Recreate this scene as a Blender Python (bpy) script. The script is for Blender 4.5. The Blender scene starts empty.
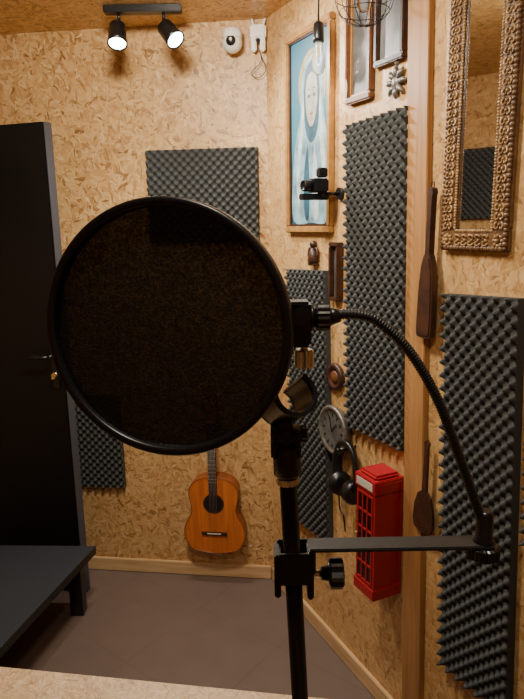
import bpy, bmesh, math, random
from mathutils import Vector, Matrix
random.seed(4)
pi=math.pi
# ------------------------------------------------------------ materials
def new_mat(name):
    m=bpy.data.materials.new(name); m.use_nodes=True
    nt=m.node_tree; b=nt.nodes['Principled BSDF']
    return m,nt,b
def simple(name,col,rough=.5,metal=0,bump=0,bscale=200,var=0,spec=.5,emit=None,estr=0,coat=0):
    m,nt,b=new_mat(name)
    b.inputs['Base Color'].default_value=(*col,1)
    b.inputs['Roughness'].default_value=rough
    b.inputs['Metallic'].default_value=metal
    b.inputs['Specular IOR Level'].default_value=spec
    b.inputs['Coat Weight'].default_value=coat
    if emit:
        b.inputs['Emission Color'].default_value=(*emit,1); b.inputs['Emission Strength'].default_value=estr
    tc=nt.nodes.new('ShaderNodeTexCoord')
    n=nt.nodes.new('ShaderNodeTexNoise'); n.inputs['Scale'].default_value=bscale; n.inputs['Detail'].default_value=4
    nt.links.new(tc.outputs['Object'],n.inputs['Vector'])
    if var:
        r=nt.nodes.new('ShaderNodeValToRGB')
        r.color_ramp.elements[0].position=.3; r.color_ramp.elements[1].position=.7
        r.color_ramp.elements[0].color=(*[c*(1-var) for c in col],1)
        r.color_ramp.elements[1].color=(*[min(1,c*(1+var)) for c in col],1)
        nt.links.new(n.outputs['Fac'],r.inputs['Fac']); nt.links.new(r.outputs['Color'],b.inputs['Base Color'])
    if bump:
        bp=nt.nodes.new('ShaderNodeBump'); bp.inputs['Strength'].default_value=bump; bp.inputs['Distance'].default_value=.002
        nt.links.new(n.outputs['Fac'],bp.inputs['Height']); nt.links.new(bp.outputs['Normal'],b.inputs['Normal'])
    return m

def osb(name,tint=(1,1,1),scale=1.05,contrast=1.0,rough=.38):
    m,nt,b=new_mat(name); N=nt.nodes.new; L=nt.links.new
    tc=N('ShaderNodeTexCoord')
    dn=N('ShaderNodeTexNoise'); dn.inputs['Scale'].default_value=18; dn.inputs['Detail'].default_value=5
    L(tc.outputs['Object'],dn.inputs['Vector'])
    sub=N('ShaderNodeVectorMath'); sub.operation='SUBTRACT'; sub.inputs[1].default_value=(.5,.5,.5); L(dn.outputs['Color'],sub.inputs[0])
    sc=N('ShaderNodeVectorMath'); sc.operation='SCALE'; sc.inputs['Scale'].default_value=.04; L(sub.outputs[0],sc.inputs[0])
    add=N('ShaderNodeVectorMath'); add.operation='ADD'; L(tc.outputs['Object'],add.inputs[0]); L(sc.outputs[0],add.inputs[1])
    vs=[];hs=[]
    for i,(ang,sx,sy) in enumerate([(8,20,75),(62,24,95),(118,22,80),(160,30,110),(35,34,100),(88,26,120)]):
        mp=N('ShaderNodeMapping'); mp.vector_type='POINT'
        rt=N('ShaderNodeVectorRotate'); rt.rotation_type='Z_AXIS'; rt.inputs['Angle'].default_value=math.radians(ang)
        L(add.outputs[0],rt.inputs['Vector']); L(rt.outputs[0],mp.inputs['Vector'])
        mp.inputs['Scale'].default_value=(sx*scale,sy*scale,1); mp.inputs['Location'].default_value=(i*3.7,i*1.3,0)
        v=N('ShaderNodeTexVoronoi'); v.voronoi_dimensions='2D'; v.inputs['Scale'].default_value=1
        L(mp.outputs[0],v.inputs['Vector'])
        sp=N('ShaderNodeSeparateColor'); L(v.outputs['Color'],sp.inputs[0])
        vs.append(sp.outputs[0]); hs.append(sp.outputs[1])
    cv,ch=vs[0],hs[0]
    for i in range(1,6):
        g=N('ShaderNodeMath'); g.operation='GREATER_THAN'; L(hs[i],g.inputs[0]); L(ch,g.inputs[1])
        mx=N('ShaderNodeMix'); mx.data_type='FLOAT'; L(g.outputs[0],mx.inputs[0]); L(cv,mx.inputs[2]); L(vs[i],mx.inputs[3])
        mm=N('ShaderNodeMath'); mm.operation='MAXIMUM'; L(hs[i],mm.inputs[0]); L(ch,mm.inputs[1])
        cv,ch=mx.outputs[0],mm.outputs[0]
    gn=N('ShaderNodeTexNoise'); gn.inputs['Scale'].default_value=55; gn.inputs['Detail'].default_value=7; gn.inputs['Roughness'].default_value=.8
    L(add.outputs[0],gn.inputs['Vector'])
    mg=N('ShaderNodeMix'); mg.data_type='FLOAT'; mg.inputs[0].default_value=.45; L(cv,mg.inputs[2]); L(gn.outputs['Fac'],mg.inputs[3])
    r=N('ShaderNodeValToRGB'); e=r.color_ramp.elements
    base=[(0.19,(.19,.085,.024)),(.29,(.42,.225,.078)),(.5,(.55,.325,.130)),(.72,(.61,.385,.170)),(.88,(.78,.57,.32))]
    mid=base[2][1]
    while len(e)<5: e.new(.5)
    for k,(p,c) in enumerate(base):
        e[k].position=p; e[k].color=(*[(mid[j]+(c[j]-mid[j])*contrast)*tint[j] for j in range(3)],1)
    L(mg.outputs[0],r.inputs['Fac'])
    L(r.outputs['Color'],b.inputs['Base Color'])
    b.inputs['Roughness'].default_value=rough
    bp=N('ShaderNodeBump'); bp.inputs['Strength'].default_value=.6; bp.inputs['Distance'].default_value=.004
    L(mg.outputs[0],bp.inputs['Height']); L(bp.outputs['Normal'],b.inputs['Normal'])
    return m

def wood(name,c1,c2,scale=(30,2,30),rough=.45):
    m,nt,b=new_mat(name); N=nt.nodes.new; L=nt.links.new
    tc=N('ShaderNodeTexCoord'); mp=N('ShaderNodeMapping'); mp.inputs['Scale'].default_value=scale
    L(tc.outputs['Object'],mp.inputs[0])
    n=N('ShaderNodeTexNoise'); n.inputs['Scale'].default_value=1.5; n.inputs['Detail'].default_value=5; n.inputs['Distortion'].default_value=.6
    L(mp.outputs[0],n.inputs['Vector'])
    r=N('ShaderNodeValToRGB'); r.color_ramp.elements[0].position=.3; r.color_ramp.elements[1].position=.7
    r.color_ramp.elements[0].color=(*c1,1); r.color_ramp.elements[1].color=(*c2,1)
    L(n.outputs['Fac'],r.inputs[0]); L(r.outputs[0],b.inputs['Base Color']); b.inputs['Roughness'].default_value=rough
    return m

M_OSB=osb('osb_board'); M_OSBR=osb('osb_board_right',tint=(1.03,1.02,1.0),contrast=.8)
M_OSBC=osb('osb_ceiling_bounce',tint=(1.22,1.22,1.12));  # tint lightened to stand in for bounce light on the ceiling
M_DESK=osb('desk_osb',tint=(1.02,1.15,1.5),contrast=.7,scale=2.5)
M_FOAM=simple('acoustic_foam',(.047,.049,.048),.8,bump=.3,bscale=400,spec=.35)
M_BLACK=simple('black_plastic',(.008,.008,.009),.32,bump=.05,bscale=300)
M_BLACKM=simple('black_metal',(.010,.010,.011),.28,metal=.2,bump=.05,bscale=500)
M_GREYM=simple('dark_grey_metal',(.030,.032,.034),.40,metal=.3,bump=.1,bscale=700)
M_CHROME=simple('knurled_steel',(.70,.66,.60),.28,metal=1,bump=.2,bscale=500)
M_DOOR=simple('door_paint',(.004,.004,.005),.5,bump=.1,bscale=120,spec=.3)
M_DOOREDGE=simple('door_edge_lit',(.06,.066,.085),.5,bump=.1,bscale=120)  # door colour lightened to imitate light catching the leaf edge
M_BENCH=simple('bench_felt',(.018,.022,.030),.8,bump=.4,bscale=500,var=.3)
M_TRIM=wood('trim_pine',(.50,.31,.14),(.66,.45,.24),(3,40,40))
M_PLANK=wood('plank_wood',(.30,.14,.045),(.46,.235,.085),(40,2,40))
M_BROWN=wood('brown_frame_wood',(.09,.030,.011),(.17,.062,.02),(20,20,20))
M_DBROWN=wood('dark_wood',(.025,.010,.006),(.065,.022,.011),(20,20,20))
M_GOLD=wood('gilt_wood',(.30,.14,.036),(.46,.24,.07),(20,20,20),.35)
M_ANTG=wood('antique_gilt',(.17,.085,.030),(.44,.26,.10),(25,25,25),.32)
M_ANTD=wood('antique_dark',(.08,.036,.015),(.19,.095,.038),(25,25,25),.4)
M_WHITE=simple('white_plastic',(.78,.76,.72),.35,bump=.02)
M_RED=simple('red_enamel',(.36,.014,.020),.38,bump=.05,bscale=100)
M_CREAM=simple('cream_paint',(.55,.50,.42),.5,var=.1)
M_GLASSD=simple('dark_window',(.02,.008,.008),.15)
M_GUIT=wood('guitar_cedar',(.44,.11,.018),(.60,.18,.035),(40,3,40),.3)
M_GSIDE=simple('guitar_side',(.22,.055,.014),.3)
M_ROSE=simple('rosewood',(.035,.013,.008),.4,var=.3,bscale=60)
M_SILVER=simple('pewter',(.20,.19,.175),.4,metal=.6,var=.3,bscale=80,bump=.5)
M_DIAL=simple('dial_grey',(.08,.08,.075),.5,var=.3,bscale=40)
M_GLOW=simple('lamp_face',(1,1,1),.3,emit=(.80,.93,1.0),estr=22)
M_FIL=simple('filament',(1,.9,.75),.1,emit=(1,.85,.65),estr=6)
m,nt,b=new_mat('clear_bulb_glass'); b.inputs['Transmission Weight'].default_value=1; b.inputs['Roughness'].default_value=.02; b.inputs['IOR'].default_value=1.1; b.inputs['Base Color'].default_value=(.9,.88,.82,1)
M_GLASS=m
M_MIRROR=simple('mirror_glass',(.85,.85,.85),.02,metal=1)
# floor
m,nt,b=new_mat('brown_tile'); N=nt.nodes.new; L=nt.links.new
tc=N('ShaderNodeTexCoord'); mp=N('ShaderNodeMapping'); mp.inputs['Rotation'].default_value=(0,0,math.radians(38)); L(tc.outputs['Object'],mp.inputs[0])
br=N('ShaderNodeTexBrick'); br.offset=0; br.inputs['Scale'].default_value=1; br.inputs['Brick Width'].default_value=.42; br.inputs['Row Height'].default_value=.42
br.inputs['Mortar Size'].default_value=.0025; br.inputs['Mortar Smooth'].default_value=.5
br.inputs['Color1'].default_value=(.133,.092,.074,1); br.inputs['Color2'].default_value=(.139,.096,.077,1); br.inputs['Mortar'].default_value=(.110,.075,.060,1)
L(mp.outputs[0],br.inputs['Vector'])
n=N('ShaderNodeTexNoise'); n.inputs['Scale'].default_value=9; n.inputs['Detail'].default_value=5; L(tc.outputs['Object'],n.inputs['Vector'])
mx=N('ShaderNodeMix'); mx.data_type='RGBA'; mx.blend_type='OVERLAY'; mx.inputs[0].default_value=.15; L(br.outputs['Color'],mx.inputs[6]); L(n.outputs['Fac'],mx.inputs[7])
L(mx.outputs[2],b.inputs['Base Color']); b.inputs['Roughness'].default_value=.5
M_FLOOR=m
# pop filter mesh: woven nylon, slightly see-through
m,nt,b=new_mat('nylon_mesh'); N=nt.nodes.new; L=nt.links.new
b.inputs['Base Color'].default_value=(.0060,.0058,.0058,1); b.inputs['Roughness'].default_value=.5; b.inputs['Specular IOR Level'].default_value=.35
tr=N('ShaderNodeBsdfTransparent'); tr.inputs[0].default_value=(.95,.85,.72,1)
mxs=N('ShaderNodeMixShader')
tc=N('ShaderNodeTexCoord'); n=N('ShaderNodeTexNoise'); n.inputs['Scale'].default_value=600; n.inputs['Detail'].default_value=2; L(tc.outputs['Object'],n.inputs['Vector'])
mr=N('ShaderNodeMapRange'); mr.inputs['From Min'].default_value=.4; mr.inputs['From Max'].default_value=.75; mr.inputs['To Min'].default_value=.006; mr.inputs['To Max'].default_value=.032
L(n.outputs['Fac'],mr.inputs['Value']); L(mr.outputs[0],mxs.inputs[0]); L(b.outputs[0],mxs.inputs[1]); L(tr.outputs[0],mxs.inputs[2])
L(mxs.outputs[0],nt.nodes['Material Output'].inputs['Surface'])
bp=N('ShaderNodeBump'); bp.inputs['Strength'].default_value=.8; bp.inputs['Distance'].default_value=.001; L(n.outputs['Fac'],bp.inputs['Height']); L(bp.outputs[0],b.inputs['Normal'])
M_MESH=m
# painting canvas
m,nt,b=new_mat('painting_sky'); N=nt.nodes.new; L=nt.links.new
tc=N('ShaderNodeTexCoord'); sp=N('ShaderNodeSeparateXYZ'); L(tc.outputs['Object'],sp.inputs[0])
n=N('ShaderNodeTexNoise'); n.inputs['Scale'].default_value=9; n.inputs['Detail'].default_value=4; L(tc.outputs['Object'],n.inputs['Vector'])
ad=N('ShaderNodeMath'); ad.operation='MULTIPLY_ADD'; L(n.outputs['Fac'],ad.inputs[0]); ad.inputs[1].default_value=.3; L(sp.outputs['Y'],ad.inputs[2])
mr=N('ShaderNodeMapRange'); mr.inputs['From Min'].default_value=1.75; mr.inputs['From Max'].default_value=2.4; L(ad.outputs[0],mr.inputs['Value'])
r=N('ShaderNodeValToRGB'); r.color_ramp.elements[0].color=(.012,.045,.07,1); r.color_ramp.elements[1].color=(.035,.15,.22,1)
x=r.color_ramp.elements.new(.55); x.color=(.045,.19,.25,1)
L(mr.outputs[0],r.inputs[0]); L(r.outputs[0],b.inputs['Base Color']); b.inputs['Roughness'].default_value=.4
M_CANVAS=m
M_ROBE=simple('painted_robe',(.19,.32,.37),.5,var=.55,bscale=16)
M_ROBE2=simple('painted_shadow',(.025,.08,.115),.5,var=.5,bscale=20)
M_ROBE3=simple('painted_light',(.42,.50,.49),.5,var=.35,bscale=22)
M_SKIN=simple('painted_skin',(.36,.33,.25),.5,var=.3,bscale=30)
M_LIP=simple('painted_lip',(.20,.10,.08),.5)
M_HALO=simple('painted_gold',(.34,.26,.09),.5,var=.3,bscale=30)
M_PRINT=simple('print_paper',(.10,.10,.10),.5,var=.5,bscale=20)
M_PRINT2=simple('print_grey',(.19,.19,.185),.4,var=.4,bscale=14)

# ------------------------------------------------------------ mesh helpers
class MB:
    def __init__(s): s.bm=bmesh.new(); s.mats=[]
    def mi(s,mat):
        if mat not in s.mats: s.mats.append(mat)
        return s.mats.index(mat)
    def face(s,vs,mi,smooth=False):
        try: f=s.bm.faces.new(vs)
        except ValueError: return
        f.material_index=mi; f.smooth=smooth
    def box(s,c,size,mat,rot=None,bev=0):
        k=s.mi(mat); t=bmesh.new(); bmesh.ops.create_cube(t,size=1)
        bmesh.ops.scale(t,vec=Vector(size),verts=t.verts)
        if bev: bmesh.ops.bevel(t,geom=t.edges[:],offset=bev,segments=2,affect='EDGES')
        Mx=Matrix.Translation(Vector(c))@(rot.to_4x4() if rot else Matrix())
        mp={}
        for v in t.verts: mp[v]=s.bm.verts.new(Mx@v.co)
        for f in t.faces: s.face([mp[v] for v in f.verts],k)
        t.free()
    def sweep(s,pts,rad,mat,seg=12,caps=True,closed=False,smooth=True,flat=1.0):
        k=s.mi(mat); pts=[Vector(p) for p in pts]; n=len(pts)
        if not callable(rad):
            rr=rad; rad=(lambda i:rr) if not isinstance(rr,(list,tuple)) else (lambda i:rr[i])
        T=[]
        for i in range(n):
            if closed: t=pts[(i+1)%n]-pts[i-1]
            else: t=pts[min(i+1,n-1)]-pts[max(i-1,0)]
            if t.length<1e-9: t=T[-1] if T else Vector((0,0,1))
            T.append(t.normalized())
        u=T[0].orthogonal().normalized(); rings=[]
        for i in range(n):
            u=(u-T[i]*u.dot(T[i])).normalized(); w=T[i].cross(u)
            rings.append([s.bm.verts.new(pts[i]+(u*math.cos(2*pi*j/seg)+w*math.sin(2*pi*j/seg)*flat)*rad(i)) for j in range(seg)])
        for i in range(n if closed else n-1):
            a,bq=rings[i],rings[(i+1)%n]
            for j in range(seg): s.face([a[j],a[(j+1)%seg],bq[(j+1)%seg],bq[j]],k,smooth)
        if caps and not closed:
            s.face(rings[0][::-1],k); s.face(rings[-1],k)
    def cyl(s,a,bq,r,mat,seg=24,r2=None):
        a=Vector(a);bq=Vector(bq)
        s.sweep([a,bq],[r,r if r2 is None else r2],mat,seg,smooth=True)
    def lathe(s,a,axis,prof,mat,seg=32,smooth=True):
        axis=Vector(axis).normalized(); a=Vector(a); k=s.mi(mat)
        u=axis.orthogonal().normalized(); w=axis.cross(u); rings=[]
        for d_,r_ in prof:
            rings.append([s.bm.verts.new(a+axis*d_+(u*math.cos(2*pi*j/seg)+w*math.sin(2*pi*j/seg))*max(r_,1e-5)) for j in range(seg)])
        for i in range(len(rings)-1):
            for j in range(seg): s.face([rings[i][j],rings[i][(j+1)%seg],rings[i+1][(j+1)%seg],rings[i+1][j]],k,smooth)
        s.face(rings[0][::-1],k); s.face(rings[-1],k)
    def knurl(s,a,axis,length,r,mat,n=24,depth=.08):
        axis=Vector(axis).normalized(); a=Vector(a); k=s.mi(mat); u=axis.orthogonal().normalized(); w=axis.cross(u); rings=[]
        for d_,f in [(0,.85),(length*.1,1),(length*.9,1),(length,.85)]:
            rings.append([s.bm.verts.new(a+axis*d_+(u*math.cos(pi*j/n)+w*math.sin(pi*j/n))*r*f*(1-(depth if j%2 else 0))) for j in range(2*n)])
        for i in range(3):
            for j in range(2*n): s.face([rings[i][j],rings[i][(j+1)%(2*n)],rings[i+1][(j+1)%(2*n)],rings[i+1][j]],k)
        s.face(rings[0][::-1],k); s.face(rings[-1],k)
    def extrude_poly(s,poly,z0,z1,mat,matside=None,smooth=False):
        k=s.mi(mat); ks=s.mi(matside or mat)
        a=[s.bm.verts.new((p[0],p[1],z0)) for p in poly]; c=[s.bm.verts.new((p[0],p[1],z1)) for p in poly]
        n=len(poly)
        s.face(a[::-1],k); s.face(c,k)
        for i in range(n): s.face([a[i],a[(i+1)%n],c[(i+1)%n],c[i]],ks,smooth)
    def sphere(s,c,r,mat,sc=(1,1,1),seg=20):
        k=s.mi(mat); t=bmesh.new(); bmesh.ops.create_uvsphere(t,u_segments=seg,v_segments=seg//2+2,radius=r)
        mp={}
        for v in t.verts: mp[v]=s.bm.verts.new(Vector(c)+Vector((v.co.x*sc[0],v.co.y*sc[1],v.co.z*sc[2])))
        for f in t.faces: s.face([mp[v] for v in f.verts],k,True)
        t.free()
    def obj(s,name,mw=None,parent=None):
        bmesh.ops.recalc_face_normals(s.bm,faces=s.bm.faces[:])
        me=bpy.data.meshes.new(name); s.bm.to_mesh(me); s.bm.free()
        for m_ in s.mats: me.materials.append(m_)
        o=bpy.data.objects.new(name,me); bpy.context.scene.collection.objects.link(o)
        if parent: o.parent=parent
        if mw is not None: o.matrix_world=mw
        return o
def empty(name,loc=(0,0,0)):
    o=bpy.data.objects.new(name,None); o.location=loc; o.empty_display_size=.05
    bpy.context.scene.collection.objects.link(o); return o
def frame(o,x,y):
    x=Vector(x).normalized(); y=Vector(y).normalized(); z=x.cross(y)
    m_=Matrix((x,y,z)).transposed().to_4x4(); m_.translation=Vector(o); return m_
def tilt(F,x,y,deg):
    """frame rotated in its own plane about (x,y)"""
    return F@Matrix.Translation((x,y,0))@Matrix.Rotation(math.radians(deg),4,'Z')@Matrix.Translation((-x,-y,0))
def smoothpath(P,n=12):
    P=[Vector(p) for p in P]; out=[]
    Q=[P[0]*2-P[1]]+P+[P[-1]*2-P[-2]]
    for i in range(1,len(Q)-2):
        for k in range(n):
            t=k/n; a,b_,c,d_=Q[i-1],Q[i],Q[i+1],Q[i+2]
            out.append(.5*((2*b_)+(c-a)*t+(2*a-5*b_+4*c-d_)*t*t+(3*b_-a-3*c+d_)*t**3))
    out.append(P[-1]); return out

# ------------------------------------------------------------ room
K=Vector((.038,2.574,0)); dR=Vector((.4269,-.9043,0)).normalized(); bB=Vector((-.992,.1263,0)).normalized(); UP=Vector((0,0,1))
FR=frame(K,dR,UP)      # right wall: x=s towards camera, y=height, z=into room
FB=frame(K,-bB,UP)     # back wall: x=-t
H=2.44; XL=-1.52; YF=-1.0
sMax=(K.y-YF)/.9043; tMax=(K.x-XL)/.992
def wallbox(name,F,x0,x1,mat,th=.08):
    o=MB(); o.box(((x0+x1)/2,H/2,-th/2),(abs(x1-x0),H,th),mat); return o.obj(name,F)
wallbox('wall_right',FR,0,sMax,M_OSBR)
wallbox('wall_back',FB,-tMax,0,M_OSB)
FL=frame((XL,YF,0),(0,1,0),UP)   # left wall: z=+x into room
yl=K.y+bB.y*tMax
wallbox('wall_left',FL,0,yl-YF,M_OSB)
xr=(K+dR*sMax).x
FF=frame((xr,YF,0),(-1,0,0),UP)
wallbox('wall_front',FF,0,xr-XL,M_OSB)
o=MB(); o.box(((XL+xr)/2,(YF+yl)/2,-.04),(xr-XL+.1,yl-YF+.1,.08),M_FLOOR); o.obj('floor')
o=MB(); o.box(((XL+xr)/2,(YF+yl)/2,H+.04),(xr-XL+.1,yl-YF+.1,.08),M_OSBC); o.obj('ceiling')
def bboard(name,F,x0,x1):
    o=MB(); o.box(((x0+x1)/2,.034,.007),(abs(x1-x0),.066,.014),M_TRIM,bev=.003); o.obj(name,F)
bboard('baseboard_back',FB,-tMax+.02,-.012); bboard('baseboard_right',FR,.012,sMax-.02)

# ------------------------------------------------------------ foam panels
def foam(F,x0,x1,z0,z1,name='acoustic_foam_panel',p=.036,amp=.023,base=.014):
    o=MB(); k=o.mi(M_FOAM); st=p/8
    nx=round((x1-x0)/st); nz=round((z1-z0)/st)
    def h(x,z):
        c=math.cos(2*pi*x/p)*math.cos(2*pi*z/p); c=.5+.5*c
        return base+amp*c**1.2
    G=[[o.bm.verts.new((x0+(x1-x0)*i/nx,z0+(z1-z0)*j/nz,h((x1-x0)*i/nx,(z1-z0)*j/nz))) for j in range(nz+1)] for i in range(nx+1)]
    for i in range(nx):
        for j in range(nz): o.face([G[i][j],G[i+1][j],G[i+1][j+1],G[i][j+1]],k,True)
    ring=[G[i][0] for i in range(nx+1)]+[G[nx][j] for j in range(1,nz+1)]+[G[i][nz] for i in range(nx-1,-1,-1)]+[G[0][j] for j in range(nz-1,0,-1)]
    low=[o.bm.verts.new((v.co.x,v.co.y,.0005)) for v in ring]
    for i in range(len(ring)):
        j=(i+1)%len(ring); o.face([ring[i],ring[j],low[j],low[i]],k)
    o.face(low,k)
    return o.obj(name,F)
foam(FB,-.51,-.04,1.585,1.958)
foam(FB,-.985,-.70,.442,.888)
foam(tilt(FR,.75,1.96,1.6),.61,.915,.965,1.955)
foam(tilt(FR,1.2,1.455,2.8),1.090,1.335,.385,1.467)
foam(tilt(FR,.35,1.48,2.2),.20,.485,.44,1.48)
foam(tilt(FR,1.6,1.88,2),1.36,1.80,.90,1.88)
foam(FL,3.02,3.36,1.66,2.05)   # on left wall (seen in the mirror)

# vertical wood plank between panels
o=MB(); o.box((.985,H/2,.010),(.085,H-.09,.019),M_PLANK,bev=.002); o.obj('trim_1',tilt(FR,.985,1.0,2.0))

# ------------------------------------------------------------ painting
def framed(name,F,x0,x1,z0,z1,w,mat,art,depth=.022,inner=None,extra=None):
    o=MB()
    cx,cz=(x0+x1)/2,(z0+z1)/2
    for (a,c,sx,sz) in [(cx,z1-w/2,x1-x0,w),(cx,z0+w/2,x1-x0,w),(x0+w/2,cz,w,z1-z0-2*w),(x1-w/2,cz,w,z1-z0-2*w)]:
        o.box((a,c,depth/2+.0005),(sx,sz,depth),mat,bev=min(.004,w*.2))
    if inner:
        g=w; iw=w*.3
        for (a,c,sx,sz) in [(cx,z1-g-iw/2,x1-x0-2*g,iw),(cx,z0+g+iw/2,x1-x0-2*g,iw),(x0+g+iw/2,cz,iw,z1-z0-2*g-2*iw),(x1-g-iw/2,cz,iw,z1-z0-2*g-2*iw)]:
            o.box((a,c,depth*.35),(sx,sz,depth*.6),inner)
    o.box((cx,cz,depth*.2),(x1-x0-w*1.6,z1-z0-w*1.6,depth*.3),art)
    if extra: extra(o)
    return o.obj(name,F)
def paint(o):
    cx=.372
    def poly(P,z_,m_,n=4):
        P=smoothpath([(p[0],p[1],0) for p in P]+[(P[0][0],P[0][1],0)],n)[:-1]
        o.extrude_poly([(cx+p.x,p.y) for p in P],.006,z_,m_)
    # veiled portrait: faint halo, veil, shoulders, face, folds
    poly([(.095*math.cos(a*pi/10),2.125+.115*math.sin(a*pi/10)) for a in range(20)],.0082,M_HALO,2)
    poly([(.0,2.225),(-.045,2.20),(-.075,2.13),(-.08,2.03),(-.115,1.95),(-.14,1.82),(-.135,1.66),(.0,1.652),(.108,1.66),(.11,1.80),(.105,1.93),(.08,2.03),(.078,2.13),(.045,2.20)],.0090,M_ROBE)
    poly([(.0,2.205),(-.036,2.18),(-.054,2.11),(-.052,2.03),(-.035,1.96),(.0,1.93),(.035,1.96),(.052,2.03),(.054,2.11),(.036,2.18)],.0095,M_ROBE2)
    poly([(.0,2.165),(-.030,2.15),(-.040,2.10),(-.036,2.04),(-.016,1.995),(.0,1.985),(.016,1.995),(.036,2.04),(.040,2.10),(.030,2.15)],.0100,M_SKIN)
    for sg in (-1,1):
        poly([(sg*.008,2.088),(sg*.018,2.095),(sg*.029,2.087),(sg*.018,2.081)],.0104,M_ROBE2,2)
        poly([(sg*.006,2.106),(sg*.018,2.114),(sg*.031,2.105),(sg*.018,2.109)],.0104,M_ROBE2,2)
    poly([(-.002,2.085),(-.006,2.055),(.0,2.049),(.006,2.055),(.002,2.085)],.0104,M_ROBE,2)
    poly([(-.013,2.029),(.0,2.034),(.013,2.029),(.0,2.022)],.0104,M_LIP,2)
    poly([(-.060,2.12),(-.068,2.03),(-.095,1.93),(-.11,1.80),(-.09,1.70),(-.085,1.84),(-.062,1.95),(-.052,2.04)],.0096,M_ROBE3)
    poly([(.062,2.12),(.068,2.03),(.088,1.93),(.095,1.80),(.08,1.70),(.07,1.84),(.055,1.95),(.052,2.04)],.0096,M_ROBE3)
    poly([(-.03,1.93),(-.055,1.82),(-.05,1.68),(-.02,1.67),(-.015,1.80)],.0096,M_ROBE2)
    poly([(.02,1.93),(.045,1.82),(.05,1.68),(.015,1.67),(.005,1.80)],.0096,M_ROBE3)
framed('framed_painting',FR,.19,.515,1.616,2.315,.024,M_GOLD,M_CANVAS,extra=paint,inner=M_DBROWN)
framed('picture_frame',FR,.60,.735,2.013,2.37,.02,M_BROWN,M_PRINT,inner=M_GOLD)
framed('picture_frame',FR,.75,.885,2.09,2.41,.016,M_DBROWN,M_PRINT2)
framed('small_wall_frame',FR,.515,.575,1.385,1.585,.014,M_DBROWN,M_PRINT,depth=.026)

# ------------------------------------------------------------ ornate mirror
o=MB(); x0,x1,z0,z1=1.062,1.285,1.575,2.42; w=.054
cx,cz=(x0+x1)/2,(z0+z1)/2
for (a,c,sx,sz) in [(cx,z1-w/2,x1-x0,w),(cx,z0+w/2,x1-x0,w),(x0+w/2,cz,w,z1-z0-2*w),(x1-w/2,cz,w,z1-z0-2*w)]:
    o.box((a,c,.009),(sx,sz,.017),M_ANTD,bev=.004)
def beadline(ax,az,bx,bz,r,step,h,mt):
    n=max(1,int(math.hypot(bx-ax,bz-az)/step))
    for i in range(n+1):
        t=i/n; o.sphere((ax+(bx-ax)*t,az+(bz-az)*t,h),r*(1 if i%2 else .85),mt,sc=(1,1,.7),seg=8)
for off,r,mt,st in [(.008,.0075,M_ANTD,.011),(w-.004,.0045,M_ANTG,.007),(w-.014,.003,M_ANTG,.02)]:
    beadline(x0+off,z0+off,x1-off,z0+off,r,st,.017,mt); beadline(x0+off,z1-off,x1-off,z1-off,r,st,.017,mt)
    beadline(x0+off,z0+off,x0+off,z1-off,r,st,.017,mt); beadline(x1-off,z0+off,x1-off,z1-off,r,st,.017,mt)
def leafline(ax,az,bx,bz,step):
    n=int(math.hypot(bx-ax,bz-az)/step); dx,dz=(bx-ax)/n,(bz-az)/n; L_=math.hypot(dx,dz); ux,uz=dx/L_,dz/L_
    for i in range(n):
        sx,sz=ax+dx*(i+.5),az+dz*(i+.5)
        for sg in (-1,1):
            pts=[]
            for t in range(9):
                a_=t/8*1.5*pi; rr=.0090*(1-t/11)
                lx=-.004+rr*math.cos(a_)*1.1; ly=sg*(.002+rr*math.sin(a_)+.004)
                pts.append((sx+ux*lx-uz*ly,sz+uz*lx+ux*ly,.0180+.003*math.sin(t/8*pi)))
            o.sweep(pts,lambda i_:.0030-.0002*i_,M_ANTG,6)
        o.sphere((sx,sz,.019),.0042,M_ANTG,sc=(1,1,.8),seg=8)
leafline(x0+w,z0+w/2,x1-w,z0+w/2,.021); leafline(x0+w/2,z0+w,x0+w/2,z1-w,.021); leafline(x1-w/2,z0+w,x1-w/2,z1-w,.021)
for a_,b_ in [(x0+w/2,z0+w/2),(x1-w/2,z0+w/2)]:
    for i in range(8): o.sphere((a_+.012*math.cos(i*pi/4),b_+.012*math.sin(i*pi/4),.018),.006,M_ANTG,sc=(1,1,.8),seg=8)
    o.sphere((a_,b_,.021),.006,M_ANTG,seg=8)
o.box((cx,cz,.006),(x1-x0-2*w+.012,z1-z0-2*w+.012,.008),M_MIRROR)
o.obj('wall_mirror',FR)

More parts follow.
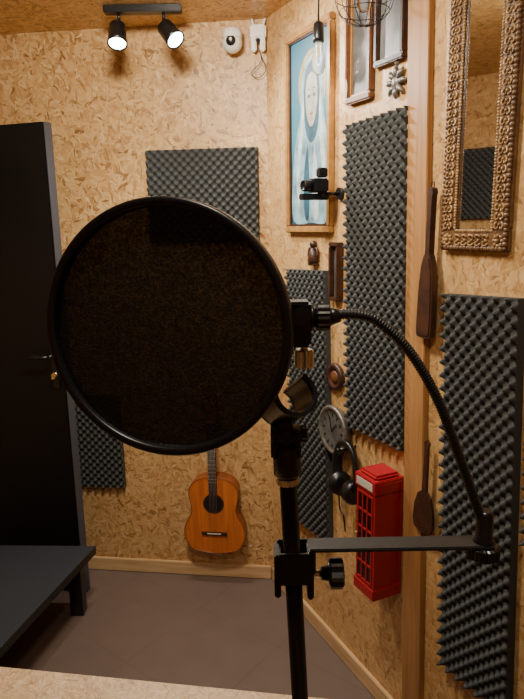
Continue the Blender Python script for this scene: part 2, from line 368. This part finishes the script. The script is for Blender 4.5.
# ------------------------------------------------------------ instruments
def body_outline(Lb,W,n=26):
    key=[(0,0),(.04,.33),(.12,.44),(.25,.5),(.38,.47),(.5,.385),(.58,.36),(.66,.375),(.76,.40),(.86,.385),(.95,.29),(1,.12)]
    P=smoothpath([(W*b_,Lb*a,0) for a,b_ in key],4)
    R_=[(p.x,p.y) for p in P]
    return R_+[(-x_,y_) for x_,y_ in R_[::-1] if x_>1e-4]
def guitar(name,F,Lb,W,depth,total,mtop,z=0.012):
    o=MB(); ol=body_outline(Lb,W)
    o.extrude_poly(ol,0,depth,mtop,M_GSIDE,smooth=False)
    o.sweep([(x_,y_,depth) for x_,y_ in ol],W*.007,M_GSIDE,6,closed=True)
    hy=Lb*.66; hr=W*.14
    o.cyl((0,hy,depth-.001),(0,hy,depth+.0006),hr*1.22,M_ROSE,32)
    o.cyl((0,hy,depth-.001),(0,hy,depth+.0010),hr,M_BLACK,32)
    o.box((0,Lb*.27,depth+.004),(W*.42,Lb*.045,.008),M_ROSE,bev=.002)
    o.box((0,Lb*.275,depth+.009),(W*.22,Lb*.012,.004),M_CREAM)
    ntop=total*.80; nw=W*.135
    o.box((0,(Lb*.78+ntop)/2,depth+.004),(nw,ntop-Lb*.78,.009),M_ROSE,bev=.001)
    o.box((0,(Lb+ntop)/2,depth-.008),(nw*.9,ntop-Lb,.018),M_GSIDE,bev=.003)
    for i in range(14):
        fy=ntop-(ntop-Lb*.27)*(1-2**(-i/12)); 
        if fy>Lb*.8: o.box((0,fy,depth+.0092),(nw,.0018,.0018),M_CHROME)
    o.box((0,ntop+.003,depth+.010),(nw,.005,.006),M_CREAM)
    o.extrude_poly([(-nw*.5,ntop),(nw*.5,ntop),(nw*.75,ntop+.03),(nw*.7,total),(0,total-.01),(-nw*.7,total),(-nw*.75,ntop+.03)],depth-.012,depth+.003,mtop,M_GSIDE)
    for sgn in (-1,1):
        for i in range(3):
            y_=ntop+.04+i*(total-ntop-.06)/2.4; o.cyl((sgn*nw*.6,y_,depth-.005),(sgn*nw*1.15,y_,depth-.005),.003,M_CHROME,8); o.sphere((sgn*nw*1.2,y_,depth-.005),.007,M_CREAM,seg=8)
    for i in range(6):
        x_=(i-2.5)*nw*.15; o.cyl((x_*1.2,Lb*.275,depth+.0115),(x_,ntop,depth+.0135),.0005,M_CREAM,4)
    return o.obj(name,F)
guitar('acoustic_guitar',FB@Matrix.Translation((-.264,.158,.004)),.375,.283,.07,.80,M_GUIT)
o=MB(); o.cyl((-.264,.870,0),(-.264,.870,.050),.006,M_BLACKM); 
o.box((-.264,.870,.004),(.04,.05,.008),M_BLACKM,bev=.002)
for sg in (-1,1): o.sweep(smoothpath([(-.264,.868,.045),(-.264+sg*.028,.866,.055),(-.264+sg*.032,.868,.09),(-.264+sg*.032,.89,.10)],4),.005,M_BLACKM,8)
o.obj('guitar_wall_hanger',FB)
# dark cutting board hanging on the plank
o=MB()
P=[(-.007,.0),(-.026,.004),(-.030,.03),(-.028,.12),(-.022,.19),(-.012,.225),(-.008,.24),(-.008,.37),(-.011,.385),(-.008,.398),(0,.402),(.008,.398),(.011,.385),(.008,.37),(.008,.24),(.012,.225),(.022,.19),(.028,.12),(.030,.03),(.026,.004),(.007,0)]
PP=[(p.x,p.y) for p in smoothpath([(a_,b_,0) for a_,b_ in P],3)]
o.extrude_poly(PP,0,.018,M_DBROWN,M_DBROWN)
o.extrude_poly([(x_*.80,.008+y_*.93) for x_,y_ in PP if y_<.235],.017,.0205,M_DBROWN)
o.sweep([(.006*math.cos(t*pi/8),.408+.009*math.sin(t*pi/8),.009) for t in range(16)],.0015,M_BLACK,6,closed=True)
o.obj('cutting_board',FR@Matrix.Translation((1.032,1.335,.021))@Matrix.Rotation(math.radians(-1),4,'Z'))

# ------------------------------------------------------------ phone booth cabinet
o=MB(); x0,x1,z0,z1,D=.829,.932,.480,.890,.112
cx=(x0+x1)/2; B0=.006
o.box((cx,(z0+z1)/2,(D+B0)/2),(x1-x0-.006,z1-z0-.02,D-B0-.004),M_RED,bev=.002)
o.box((cx,z0+.02,(D+B0)/2),(x1-x0+.006,.04,D-B0+.006),M_RED,bev=.003)
o.box((cx,z1-.03,(D+B0)/2),(x1-x0+.006,.045,D-B0+.006),M_RED,bev=.003)
o.box((cx,z1-.002,(D+B0)/2),(x1-x0-.012,.016,D-B0-.014),M_RED,bev=.007)
o.box((cx,z1-.03,D+.0035),(x1-x0-.02,.024,.002),M_CREAM)
o.box((x1+.0035,z1-.03,(D+B0)/2),(.002,.022,D-.03),M_RED)
gz0,gz1=z0+.05,z1-.065
for i in range(3):
    for j in range(5):
        gx=x0+.014+(i+.5)*(x1-x0-.028)/3; gz=gz0+(j+.5)*(gz1-gz0)/5
        o.box((gx,gz,D-.0025),((x1-x0-.028)/3-.006,(gz1-gz0)/5-.008,.002),M_GLASSD)
for i in range(4):
    gx=x0+.014+i*(x1-x0-.028)/3; o.box((gx,(gz0+gz1)/2,D-.001),(.005,gz1-gz0,.005),M_RED)
for j in range(6):
    gz=gz0+j*(gz1-gz0)/5; o.box((cx,gz,D-.001),(x1-x0-.02,.006,.005),M_RED)
for zz in (.012,D-.006): o.box((x1-.002,(gz0+gz1)/2,zz),(.005,gz1-gz0+.02,.012),M_RED)
o.sphere((x0+.012,(gz0+gz1)/2,D+.004),.005,M_GOLD,seg=10)
o.obj('telephone_booth_key_cabinet',FR)

# ------------------------------------------------------------ small wall things
o=MB(); c=Vector((.570,.925,.042))
o.lathe(c-Vector((0,0,.041)),(0,0,1),[(0,.07),(.025,.085),(.036,.09),(.042,.088),(.044,.078),(.036,.074),(.034,.0)],M_SILVER,40)
o.cyl(c+Vector((0,0,-.008)),c+Vector((0,0,-.004)),.073,M_DIAL,40)
for i in range(12):
    a=i*pi/6; o.box(c+Vector((.058*math.sin(a),.058*math.cos(a),-.003)),(.004,.012,.002),M_BLACK,Matrix.Rotation(-a,3,'Z'))
o.box(c+Vector((.012,.012,-.001)),(.004,.045,.002),M_BLACK,Matrix.Rotation(-.8,3,'Z')); o.box(c+Vector((-.008,.02,0)),(.003,.055,.002),M_BLACK,Matrix.Rotation(.35,3,'Z'))
o.obj('round_wall_clock',FR)
o=MB(); o.lathe((.545,1.112,.0005),(0,0,1),[(0,.045),(.012,.05),(.02,.046),(.021,.034),(.014,.030),(.013,0)],M_DBROWN,32)
o.sphere((.545,1.112,.014),.024,M_BROWN,sc=(1,1,.4),seg=16); o.obj('round_wall_plaque',FR)
o=MB()
o.sphere((.39,1.575,.012),.014,M_DBROWN,seg=12); o.lathe((.39,1.505,.012),(0,1,0),[(0,.016),(.01,.022),(.035,.018),(.06,.008)],M_DBROWN,14)
for sg in (-1,1): o.sweep(smoothpath([(.39,1.555,.012),(.39+sg*.025,1.56,.012),(.39+sg*.032,1.53,.014)],4),.005,M_DBROWN,8)
o.box((.39,1.503,.012),(.05,.01,.022),M_DBROWN,bev=.002); o.obj('wall_figurine',FR)
o=MB(); c=(.845,2.035,.008)
for i in range(8):
    a=i*pi/4
    o.sweep([(c[0]+.012*math.cos(a),c[1]+.012*math.sin(a),.01),(c[0]+.03*math.cos(a),c[1]+.03*math.sin(a),.012),(c[0]+.045*math.cos(a),c[1]+.045*math.sin(a),.008)],[.006,.009,.003],M_SILVER,8)
o.sphere(c,.018,M_SILVER,sc=(1,1,.6),seg=14); o.sphere((c[0],c[1]+.055,.008),.010,M_SILVER,sc=(1,1,.6),seg=10); o.obj('star_wall_ornament',FR)
# headphones on a hook
o=MB(); c=Vector((.66,.84,.035))
o.sweep(smoothpath([c+Vector((-.055,-.09,0)),c+Vector((-.06,-.02,0)),c+Vector((-.035,.045,0)),c+Vector((0,.06,0)),c+Vector((.035,.045,0)),c+Vector((.06,-.02,0)),c+Vector((.055,-.09,0))],6),.012,M_BLACK,10,flat=1.6)
for sg in (-1,1):
    o.lathe(c+Vector((sg*.062,-.10,0)),(-sg,0,0),[(0,.034),(.006,.042),(.018,.044),(.022,.040),(.036,.042),(.038,.02)],M_BLACK,24)
o.cyl((c.x,c.y+.045,0),(c.x,c.y+.045,.07),.006,M_BLACKM,12); o.sphere((c.x,c.y+.045,.07),.009,M_BLACKM,seg=10)
o.sweep(smoothpath([c+Vector((-.05,-.14,0)),c+Vector((-.04,-.2,0)),c+Vector((-.015,-.22,0)),c+Vector((-.02,-.28,-.01))],5),.003,M_BLACK,6)
o.obj('headphones',FR)
# wooden paddle
o=MB(); 
o.extrude_poly([(x_,y_) for x_,y_ in [(-.012,.0),(-.034,.006),(-.042,.03),(-.038,.08),(-.026,.115),(-.008,.13),(-.006,.26),(-.01,.275),(0,.285),(.01,.275),(.006,.26),(.008,.13),(.026,.115),(.038,.08),(.042,.03),(.034,.006),(.012,0)]],0,.009,M_DBROWN)
o.obj('wooden_paddle',FR@Matrix.Translation((1.052,.76,.024))@Matrix.Rotation(-.02,4,'Z'))
# small camera on wall arm
o=MB(); 
o.cyl((.555,1.745,0),(.555,1.745,.012),.02,M_BLACKM); o.cyl((.555,1.745,.01),(.555,1.745,.075),.006,M_BLACKM,12); o.sphere((.555,1.745,.08),.011,M_BLACK,seg=12)
o.box((.555,1.77,.09),(.05,.045,.055),M_BLACK,bev=.005); o.box((.57,1.81,.085),(.03,.03,.03),M_BLACK,bev=.004)
o.lathe((.555,1.77,.115),(0,0,1),[(0,.019),(.03,.019),(.034,.016),(.028,.013),(.028,0)],M_BLACKM,20)
o.box((.545,1.735,.10),(.03,.02,.10),M_BLACK,bev=.003); o.obj('small_wall_camera',FR)
# security camera (dome) + second white device on back wall
o=MB(); c=(-.128,2.345,.05)
o.cyl((-.128,2.372,0),(-.128,2.372,.012),.026,M_WHITE); o.cyl((-.128,2.372,.01),(-.128,2.372,.045),.012,M_WHITE,14)
o.lathe((c[0],2.395,.05),(0,-1,0),[(0,.026),(.006,.037),(.03,.039),(.034,.038)],M_WHITE,28)
o.sphere(c,.039,M_WHITE,seg=24); o.sphere((c[0],c[1],c[2]+.012),.0315,M_BLACK,sc=(.85,.85,1),seg=20); o.sphere((c[0],c[1]+.004,c[2]+.039),.007,M_WHITE,seg=10)
o.obj('security_camera',FB)
o=MB(); 
o.box((-.008-.02,2.385,.022),(.062,.050,.040),M_WHITE,bev=.006)
for sg in (-1,1): o.box((-.028+sg*.017,2.342,.028),(.020,.058,.024),M_WHITE,bev=.005); 
for sg in (-1,1): o.cyl((-.028+sg*.018,2.41,.02),(-.028+sg*.026,2.436,.02),.005,M_WHITE,10)
o.sphere((-.028,2.352,.042),.009,M_BLACK,seg=10)
o.sweep(smoothpath([(-.028,2.33,.02),(-.02,2.28,.02),(-.06,2.24,.02),(-.03,2.22,.02),(.0,2.25,.025),(-.02,2.30,.02)],6),.0016,M_BLACK,6)
o.obj('wall_sensor',FB)

# ------------------------------------------------------------ ceiling spotlights
TR=empty('track_spotlight',(-.42,2.41,H))
def place(o): o.parent=TR; o.matrix_parent_inverse=TR.matrix_basis.inverted(); return o
bpy.context.view_layer.update()
o=MB(); o.box((-.415,2.41,H-.013),(.285,.045,.024),M_BLACKM,bev=.003); place(o.obj('bar'))
def head(px,py,pz,dirv,hx):
    dv=Vector(dirv).normalized(); c=Vector((px,py,pz)); o=MB()
    o.lathe(c-dv*.045,dv,[(0,.018),(.008,.030),(.07,.033),(.085,.036),(.085,.031),(.078,.030)],M_BLACKM,28)
    o.cyl(c+dv*.033,c+dv*.0365,.0305,M_GLOW,24)
    o.cyl((hx,2.41,H-.02),(hx,2.41,pz+.06),.006,M_BLACKM,10)
    o.cyl((hx,2.41,pz+.06),c-dv*.02,.007,M_BLACKM,10)
    place(o.obj('lamp_head'))
    return c+dv*.05,dv
h1=head(-.503,2.36,2.330,(.04,-.50,-1),-.505)
h2=head(-.312,2.355,2.330,(.62,-.50,-.80),-.34)
# pendant bulb
o=MB(); o.cyl((.195,2.05,H-.001),(.195,2.05,H-.02),.03,M_BLACKM); o.sweep([(.195,2.05,H-.01),(.195,2.05,2.27)],.003,M_BLACK,8)
o.lathe((.195,2.05,2.270),(0,0,-1),[(0,.006),(.008,.016),(.05,.018),(.062,.017)],M_BLACK,20)
o.lathe((.195,2.05,2.209),(0,0,-1),[(0,.012),(.02,.014),(.05,.022),(.075,.022),(.09,.014),(.097,.003)],M_GLASS,20)
o.sweep(smoothpath([(.190,2.05,2.200),(.188,2.05,2.155),(.195,2.05,2.140),(.202,2.05,2.155),(.200,2.05,2.200)],5),.0007,M_FIL,6); o.obj('pendant_bulb')
# wire cage lamp
o=MB(); c=Vector((.288,1.75,2.235)); R_=.078
o.cyl((c.x,c.y,H),(c.x,c.y,H-.02),.035,M_BLACKM); o.cyl((c.x,c.y,H-.01),(c.x,c.y,c.z+.07),.004,M_BLACK,8)
o.lathe((c.x,c.y,c.z+.085),(0,0,-1),[(0,.008),(.01,.018),(.055,.02)],M_BLACK,18)
for i in range(6):
    a=i*pi/6; o.sweep([c+Vector((math.cos(a)*math.sin(t*2*pi/32)*R_,math.sin(a)*math.sin(t*2*pi/32)*R_,math.cos(t*2*pi/32)*R_*.9)) for t in range(32)],.0011,M_BLACKM,6,closed=True)
for zz in (-.5,0,.5):
    rr=R_*math.sqrt(1-zz*zz); o.sweep([c+Vector((math.cos(t*2*pi/32)*rr,math.sin(t*2*pi/32)*rr,zz*R_*.9)) for t in range(32)],.0011,M_BLACKM,6,closed=True)
o.lathe((c.x,c.y,c.z+.03),(0,0,-1),[(0,.010),(.02,.018),(.05,.020),(.065,.010)],M_GLASS,16)
o.obj('wire_cage_lamp')

# ------------------------------------------------------------ door (open leaf)
D0=Vector((-.835,2.47,0)); ang=math.radians(18); FD=frame(D0,(-math.cos(ang),math.sin(ang),0),UP)
o=MB(); WD=.68; HD=2.05; TD=.045
o.box((WD/2+.003,HD/2+.006,TD/2),(WD-.006,HD,TD),M_DOOR,bev=.001)
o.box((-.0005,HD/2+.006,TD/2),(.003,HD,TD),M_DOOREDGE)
sgn=-1; zf=0
o.box((.045,1.08,zf+sgn*.004),(.035,.20,.008),M_BLACKM,bev=.002)
o.cyl((.045,1.12,zf),(.045,1.12,zf+sgn*.045),.009,M_BLACKM,14)
o.sweep([(.045,1.12,zf+sgn*.045),(.08,1.12,zf+sgn*.05),(.15,1.118,zf+sgn*.047)],.008,M_BLACKM,12)
o.cyl((.045,1.04,zf),(.045,1.04,zf+sgn*.014),.010,M_CHROME,14)
o.box((.045,1.035,zf+sgn*.022),(.003,.022,.022),M_GOLD)
o.obj('door_1',FD)
# ------------------------------------------------------------ black low platform / bench
o=MB(); zt=.285
k=o.mi(M_BENCH)
poly=[(-.742,2.395),(-.90,1.70),(-1.07,.95),(-1.49,.95),(-1.49,2.43)]
a=[o.bm.verts.new((x_,y_,zt)) for x_,y_ in poly]; c2=[o.bm.verts.new((x_,y_,zt-.035)) for x_,y_ in poly]
o.face(a,k); o.face(c2[::-1],k); kb=o.mi(M_BLACK)
for i in range(5): o.face([a[i],a[(i+1)%5],c2[(i+1)%5],c2[i]],kb)
for x_,y_ in [(-.82,2.34),(-1.10,1.05),(-1.43,2.36),(-1.43,1.05)]:
    o.box((x_,y_,(zt-.035)/2),(.055,.055,zt-.036),M_BLACK,bev=.002)
o.box((-1.12,2.35,zt-.065),(.6,.03,.058),M_BLACK)
o.obj('low_bench')

# ------------------------------------------------------------ desk in the foreground
o=MB(); k=o.mi(M_DESK); poly=[(-.90,1.150),(-.90,.10),(.62,.10),(.62,.920)]
a=[o.bm.verts.new((x_,y_,.75)) for x_,y_ in poly]; c2=[o.bm.verts.new((x_,y_,.722)) for x_,y_ in poly]
o.face(a,k); o.face(c2,k)
for i in range(4): o.face([a[i],a[(i+1)%4],c2[(i+1)%4],c2[i]],k)
for x_,y_ in [(-.82,.18),(.54,.18),(-.82,1.0),(.54,.82)]: o.box((x_,y_,.361),(.05,.05,.72),M_BLACK,bev=.002)
o.obj('desk')

# ------------------------------------------------------------ microphone stand with pop filter
ST=empty('microphone_stand_with_pop_filter',(.048,.42,.751)); bpy.context.view_layer.update()
def st(o): o.parent=ST; o.matrix_parent_inverse=ST.matrix_basis.inverted(); return o
Y=.42
def polex(z): return .0178+(1.462-z)*.0429
top=Vector((polex(1.462),Y,1.462)); bot=Vector((polex(.76),Y,.76)); ax=(top-bot).normalized()
o=MB(); o.lathe((bot.x,Y,.751),(0,0,1),[(0,.085),(.006,.09),(.014,.086),(.02,.03),(.03,.016),(.05,.012)],M_BLACKM,48)
o.sweep([bot,top],.0066,M_BLACKM,24); 
o.sweep([bot,bot+ax*.42],.0085,M_BLACKM,24)
o.lathe(bot+ax*.40,ax,[(0,.010),(.004,.013),(.04,.013),(.046,.009)],M_BLACK,24)
st(o.obj('pole'))
o=MB(); o.knurl(top-ax*.003,ax,.006,.0086,M_CHROME,18,.1); o.cyl(top,top+ax*.012,.0055,M_CHROME,16); st(o.obj('thread_adapter'))
# mic clip
o=MB(); b0=top+ax*.004
o.lathe(b0,ax,[(0,.0090),(.002,.0105),(.022,.0100),(.026,.0080)],M_BLACK,28)
j=b0+ax*.032
o.box(b0+ax*.029,(.009,.015,.020),M_BLACK,bev=.002)
o.cyl(j+Vector((-.011,0,0)),j+Vector((.011,0,0)),.0075,M_BLACK,20)
for sg in (-1,1): o.box(j+Vector((sg*.0085,0,-.006)),(.005,.015,.022),M_BLACK,bev=.0015)
o.knurl(j+Vector((.011,0,0)),(1,0,0),.005,.0065,M_BLACK,10,.15)
axc=Vector((.35,-.78,.52)).normalized(); cc=j+Vector((.001,0,.026)); u=UP-axc*axc.dot(UP); u.normalize(); w_=axc.cross(u)
k=o.mi(M_BLACK); rows=[]
for q in range(9):
    t=q/8; L_=-.018+t*.036
    row_o=[];row_i=[]
    for a_ in range(25):
        th=math.radians(-90+(-145+290*a_/24)) 
        dirc=w_*math.cos(th)+u*math.sin(th); r1=.0155+.0012*t
        row_o.append(o.bm.verts.new(cc+axc*L_+dirc*r1)); row_i.append(o.bm.verts.new(cc+axc*L_+dirc*(r1-.0028)))
    rows.append((row_o,row_i))
for q in range(8):
    for a_ in range(24):
        o.face([rows[q][0][a_],rows[q][0][a_+1],rows[q+1][0][a_+1],rows[q+1][0][a_]],k,True)
        o.face([rows[q][1][a_],rows[q][1][a_+1],rows[q+1][1][a_+1],rows[q+1][1][a_]],k,True)
    for e_ in (0,24): o.face([rows[q][0][e_],rows[q][1][e_],rows[q+1][1][e_],rows[q+1][0][e_]],k)
for q in (0,8):
    for a_ in range(24): o.face([rows[q][0][a_],rows[q][0][a_+1],rows[q][1][a_+1],rows[q][1][a_]],k)
o.box(j+Vector((0,0,.007)),(.010,.012,.014),M_BLACK,bev=.0015)
st(o.obj('microphone_clip'))
# stand clamp
o=MB(); zc=1.388; xc=polex(zc)
o.box((xc-.012,Y,zc),(.005,.022,.036),M_BLACKM,bev=.0012)
o.box((xc+.001,Y+.010,zc),(.026,.004,.040),M_BLACKM,bev=.001)
o.box((xc+.001,Y-.010,zc+.006),(.026,.004,.026),M_BLACKM,bev=.001)
o.box((xc+.013,Y,zc),(.005,.022,.040),M_BLACKM,bev=.0012)
o.cyl((xc+.006,Y,zc-.004),(xc+.026,Y,zc-.004),.003,M_CHROME,14)
o.lathe((xc+.022,Y,zc-.004),(1,0,0),[(0,.005),(.005,.006),(.006,.0095)],M_BLACK,20)
o.knurl((xc+.028,Y,zc-.004),(1,0,0),.011,.0120,M_BLACK,9,.14)
st(o.obj('clamp'))
o=MB(); o.box(((xc+.013+.172)/2,Y,1.4080),(.172-xc-.011,.018,.003),M_GREYM,bev=.0008)
o.box((xc+.0155,Y,1.3985),(.003,.018,.02),M_GREYM,bev=.0008); st(o.obj('bar'))
o=MB(); o.knurl((.1675,Y,1.3955),(0,0,1),.011,.0125,M_BLACKM,22,.07)
o.lathe((.1675,Y,1.4095),(0,0,1),[(0,.0085),(.001,.0085),(.003,.0066),(.022,.0062),(.025,.0048)],M_BLACKM,24); st(o.obj('base_nut'))
# gooseneck
path=smoothpath([(.0490,Y,1.5852),(.0591,Y,1.5868),(.0720,Y,1.5855),(.084,Y,1.5800),(.106,Y,1.5585),(.127,Y,1.5235),(.1431,Y,1.4840),(.1565,Y,1.4490),(.1660,Y,1.424)],60)
acc=[0]
for i in range(1,len(path)): acc.append(acc[-1]+(path[i]-path[i-1]).length)
tot=acc[-1]; stp=.00055; n=int(tot/stp); rs=[];q=0
for i in range(n+1):
    d_=tot*i/n
    while q<len(acc)-2 and acc[q+1]<d_: q+=1
    f=(d_-acc[q])/max(1e-9,acc[q+1]-acc[q]); rs.append(path[q].lerp(path[q+1],min(1,f)))
o=MB(); o.sweep(rs,lambda i:.0036+.0004*math.cos(2*pi*i/4),M_GREYM,14)
st(o.obj('gooseneck'))
# ring clamp + thumb screw
o=MB(); o.box((.0265,Y,1.5810),(.0165,.020,.032),M_BLACK,bev=.002)
o.box((.0270,Y-.0115,1.587),(.009,.004,.012),M_BLACK,bev=.001)
o.box((.0205,Y-.003,1.5935),(.012,.014,.006),M_BLACK,bev=.001)
o.lathe((.0345,Y,1.5845),(1,0,0),[(0,.0095),(.002,.0095),(.002,.007),(.005,.007)],M_BLACK,24)
o.knurl((.0385,Y,1.5850),(1,0,0),.010,.0098,M_BLACK,16,.08)
o.lathe((.0480,Y,1.5852),(1,0,.05),[(0,.0068),(.004,.0055),(.008,.0042)],M_BLACK,20)
o.cyl((.0300,Y,1.566),(.0300,Y,1.560),.003,M_CHROME,12)
o.knurl((.0300,Y,1.5620),(0,0,-1),.014,.0070,M_CHROME,14,.12); st(o.obj('ring_clamp'))
# the pop filter ring and mesh
cen=Vector((-.0650,.40,1.5812)); yaw=math.radians(-14); nrm=Vector((math.sin(yaw),-math.cos(yaw),.03)).normalized()
fx=UP.cross(nrm).normalized(); FP=frame(cen,fx,nrm.cross(fx)); R0=.0877
o=MB()
prof=[(R0-.0055,-.0050),(R0-.001,-.0055),(R0,-.004),(R0,.004),(R0-.001,.0055),(R0-.0050,.0055),(R0-.0060,.004),(R0-.0060,-.004)]
k=o.mi(M_BLACK); seg=128; rr=[]
for i in range(seg):
    a_=2*pi*i/seg; rr.append([o.bm.verts.new((r_*math.cos(a_),r_*math.sin(a_),z_)) for r_,z_ in prof])
for i in range(seg):
    for q in range(8): o.face([rr[i][q],rr[(i+1)%seg][q],rr[(i+1)%seg][(q+1)%8],rr[i][(q+1)%8]],k,True)
x=o.obj('filter_ring',FP); x.parent=ST; x.matrix_parent_inverse=ST.matrix_basis.inverted(); x.matrix_basis=FP
o=MB(); k=o.mi(M_MESH); 
vs=[o.bm.verts.new(((R0-.005)*math.cos(2*pi*i/96),(R0-.005)*math.sin(2*pi*i/96),.001)) for i in range(96)]; o.face(vs,k)
x=o.obj('filter_mesh',FP); x.parent=ST; x.matrix_parent_inverse=ST.matrix_basis.inverted(); x.matrix_basis=FP

# ------------------------------------------------------------ lights
def light(name,kind,loc,energy,col,target=None,**kw):
    l=bpy.data.lights.new(name,kind); l.energy=energy; l.color=col
    for a_,b_ in kw.items(): setattr(l,a_,b_)
    ob=bpy.data.objects.new(name,l); ob.location=loc; bpy.context.scene.collection.objects.link(ob)
    if target is not None: ob.rotation_euler=(Vector(target)-Vector(loc)).to_track_quat('-Z','Y').to_euler()
    return ob
W=(1,.90,.73)
light('spot_lamp','SPOT',h1[0],34,(1,.96,.89),h1[0]+h1[1],spot_size=2.6,spot_blend=.9,shadow_soft_size=.03)
light('spot_lamp','SPOT',h2[0],42,(1,.96,.89),h2[0]+h2[1],spot_size=2.6,spot_blend=.9,shadow_soft_size=.03)
light('ceiling_fill','AREA',(-.30,1.45,2.40),30,W,(-.15,2.5,1.2),shape='DISK',size=.22)  # added fill light above the view, no fixture modelled
light('ceiling_fill','AREA',(.0,.3,2.40),11,W,(.4,1.8,.9),shape='DISK',size=.2)  # second added fill near the camera, also without a fixture
light('pendant_glow','POINT',(.195,2.05,2.06),.5,(1,.8,.55),shadow_soft_size=.03)
w=bpy.data.worlds.new('world'); bpy.context.scene.world=w; w.use_nodes=True
w.node_tree.nodes['Background'].inputs[0].default_value=(.05,.045,.04,1)

# ------------------------------------------------------------ camera
cam=bpy.data.cameras.new('camera'); co=bpy.data.objects.new('camera',cam); bpy.context.scene.collection.objects.link(co)
cam.sensor_width=36; cam.lens=600/699*36; cam.clip_start=.02
co.matrix_world=Matrix.Translation((0,0,1.65))@Matrix.Rotation(math.radians(90-11.8),4,'X')@Matrix.Rotation(math.radians(-1),4,'Z')
bpy.context.scene.camera=co
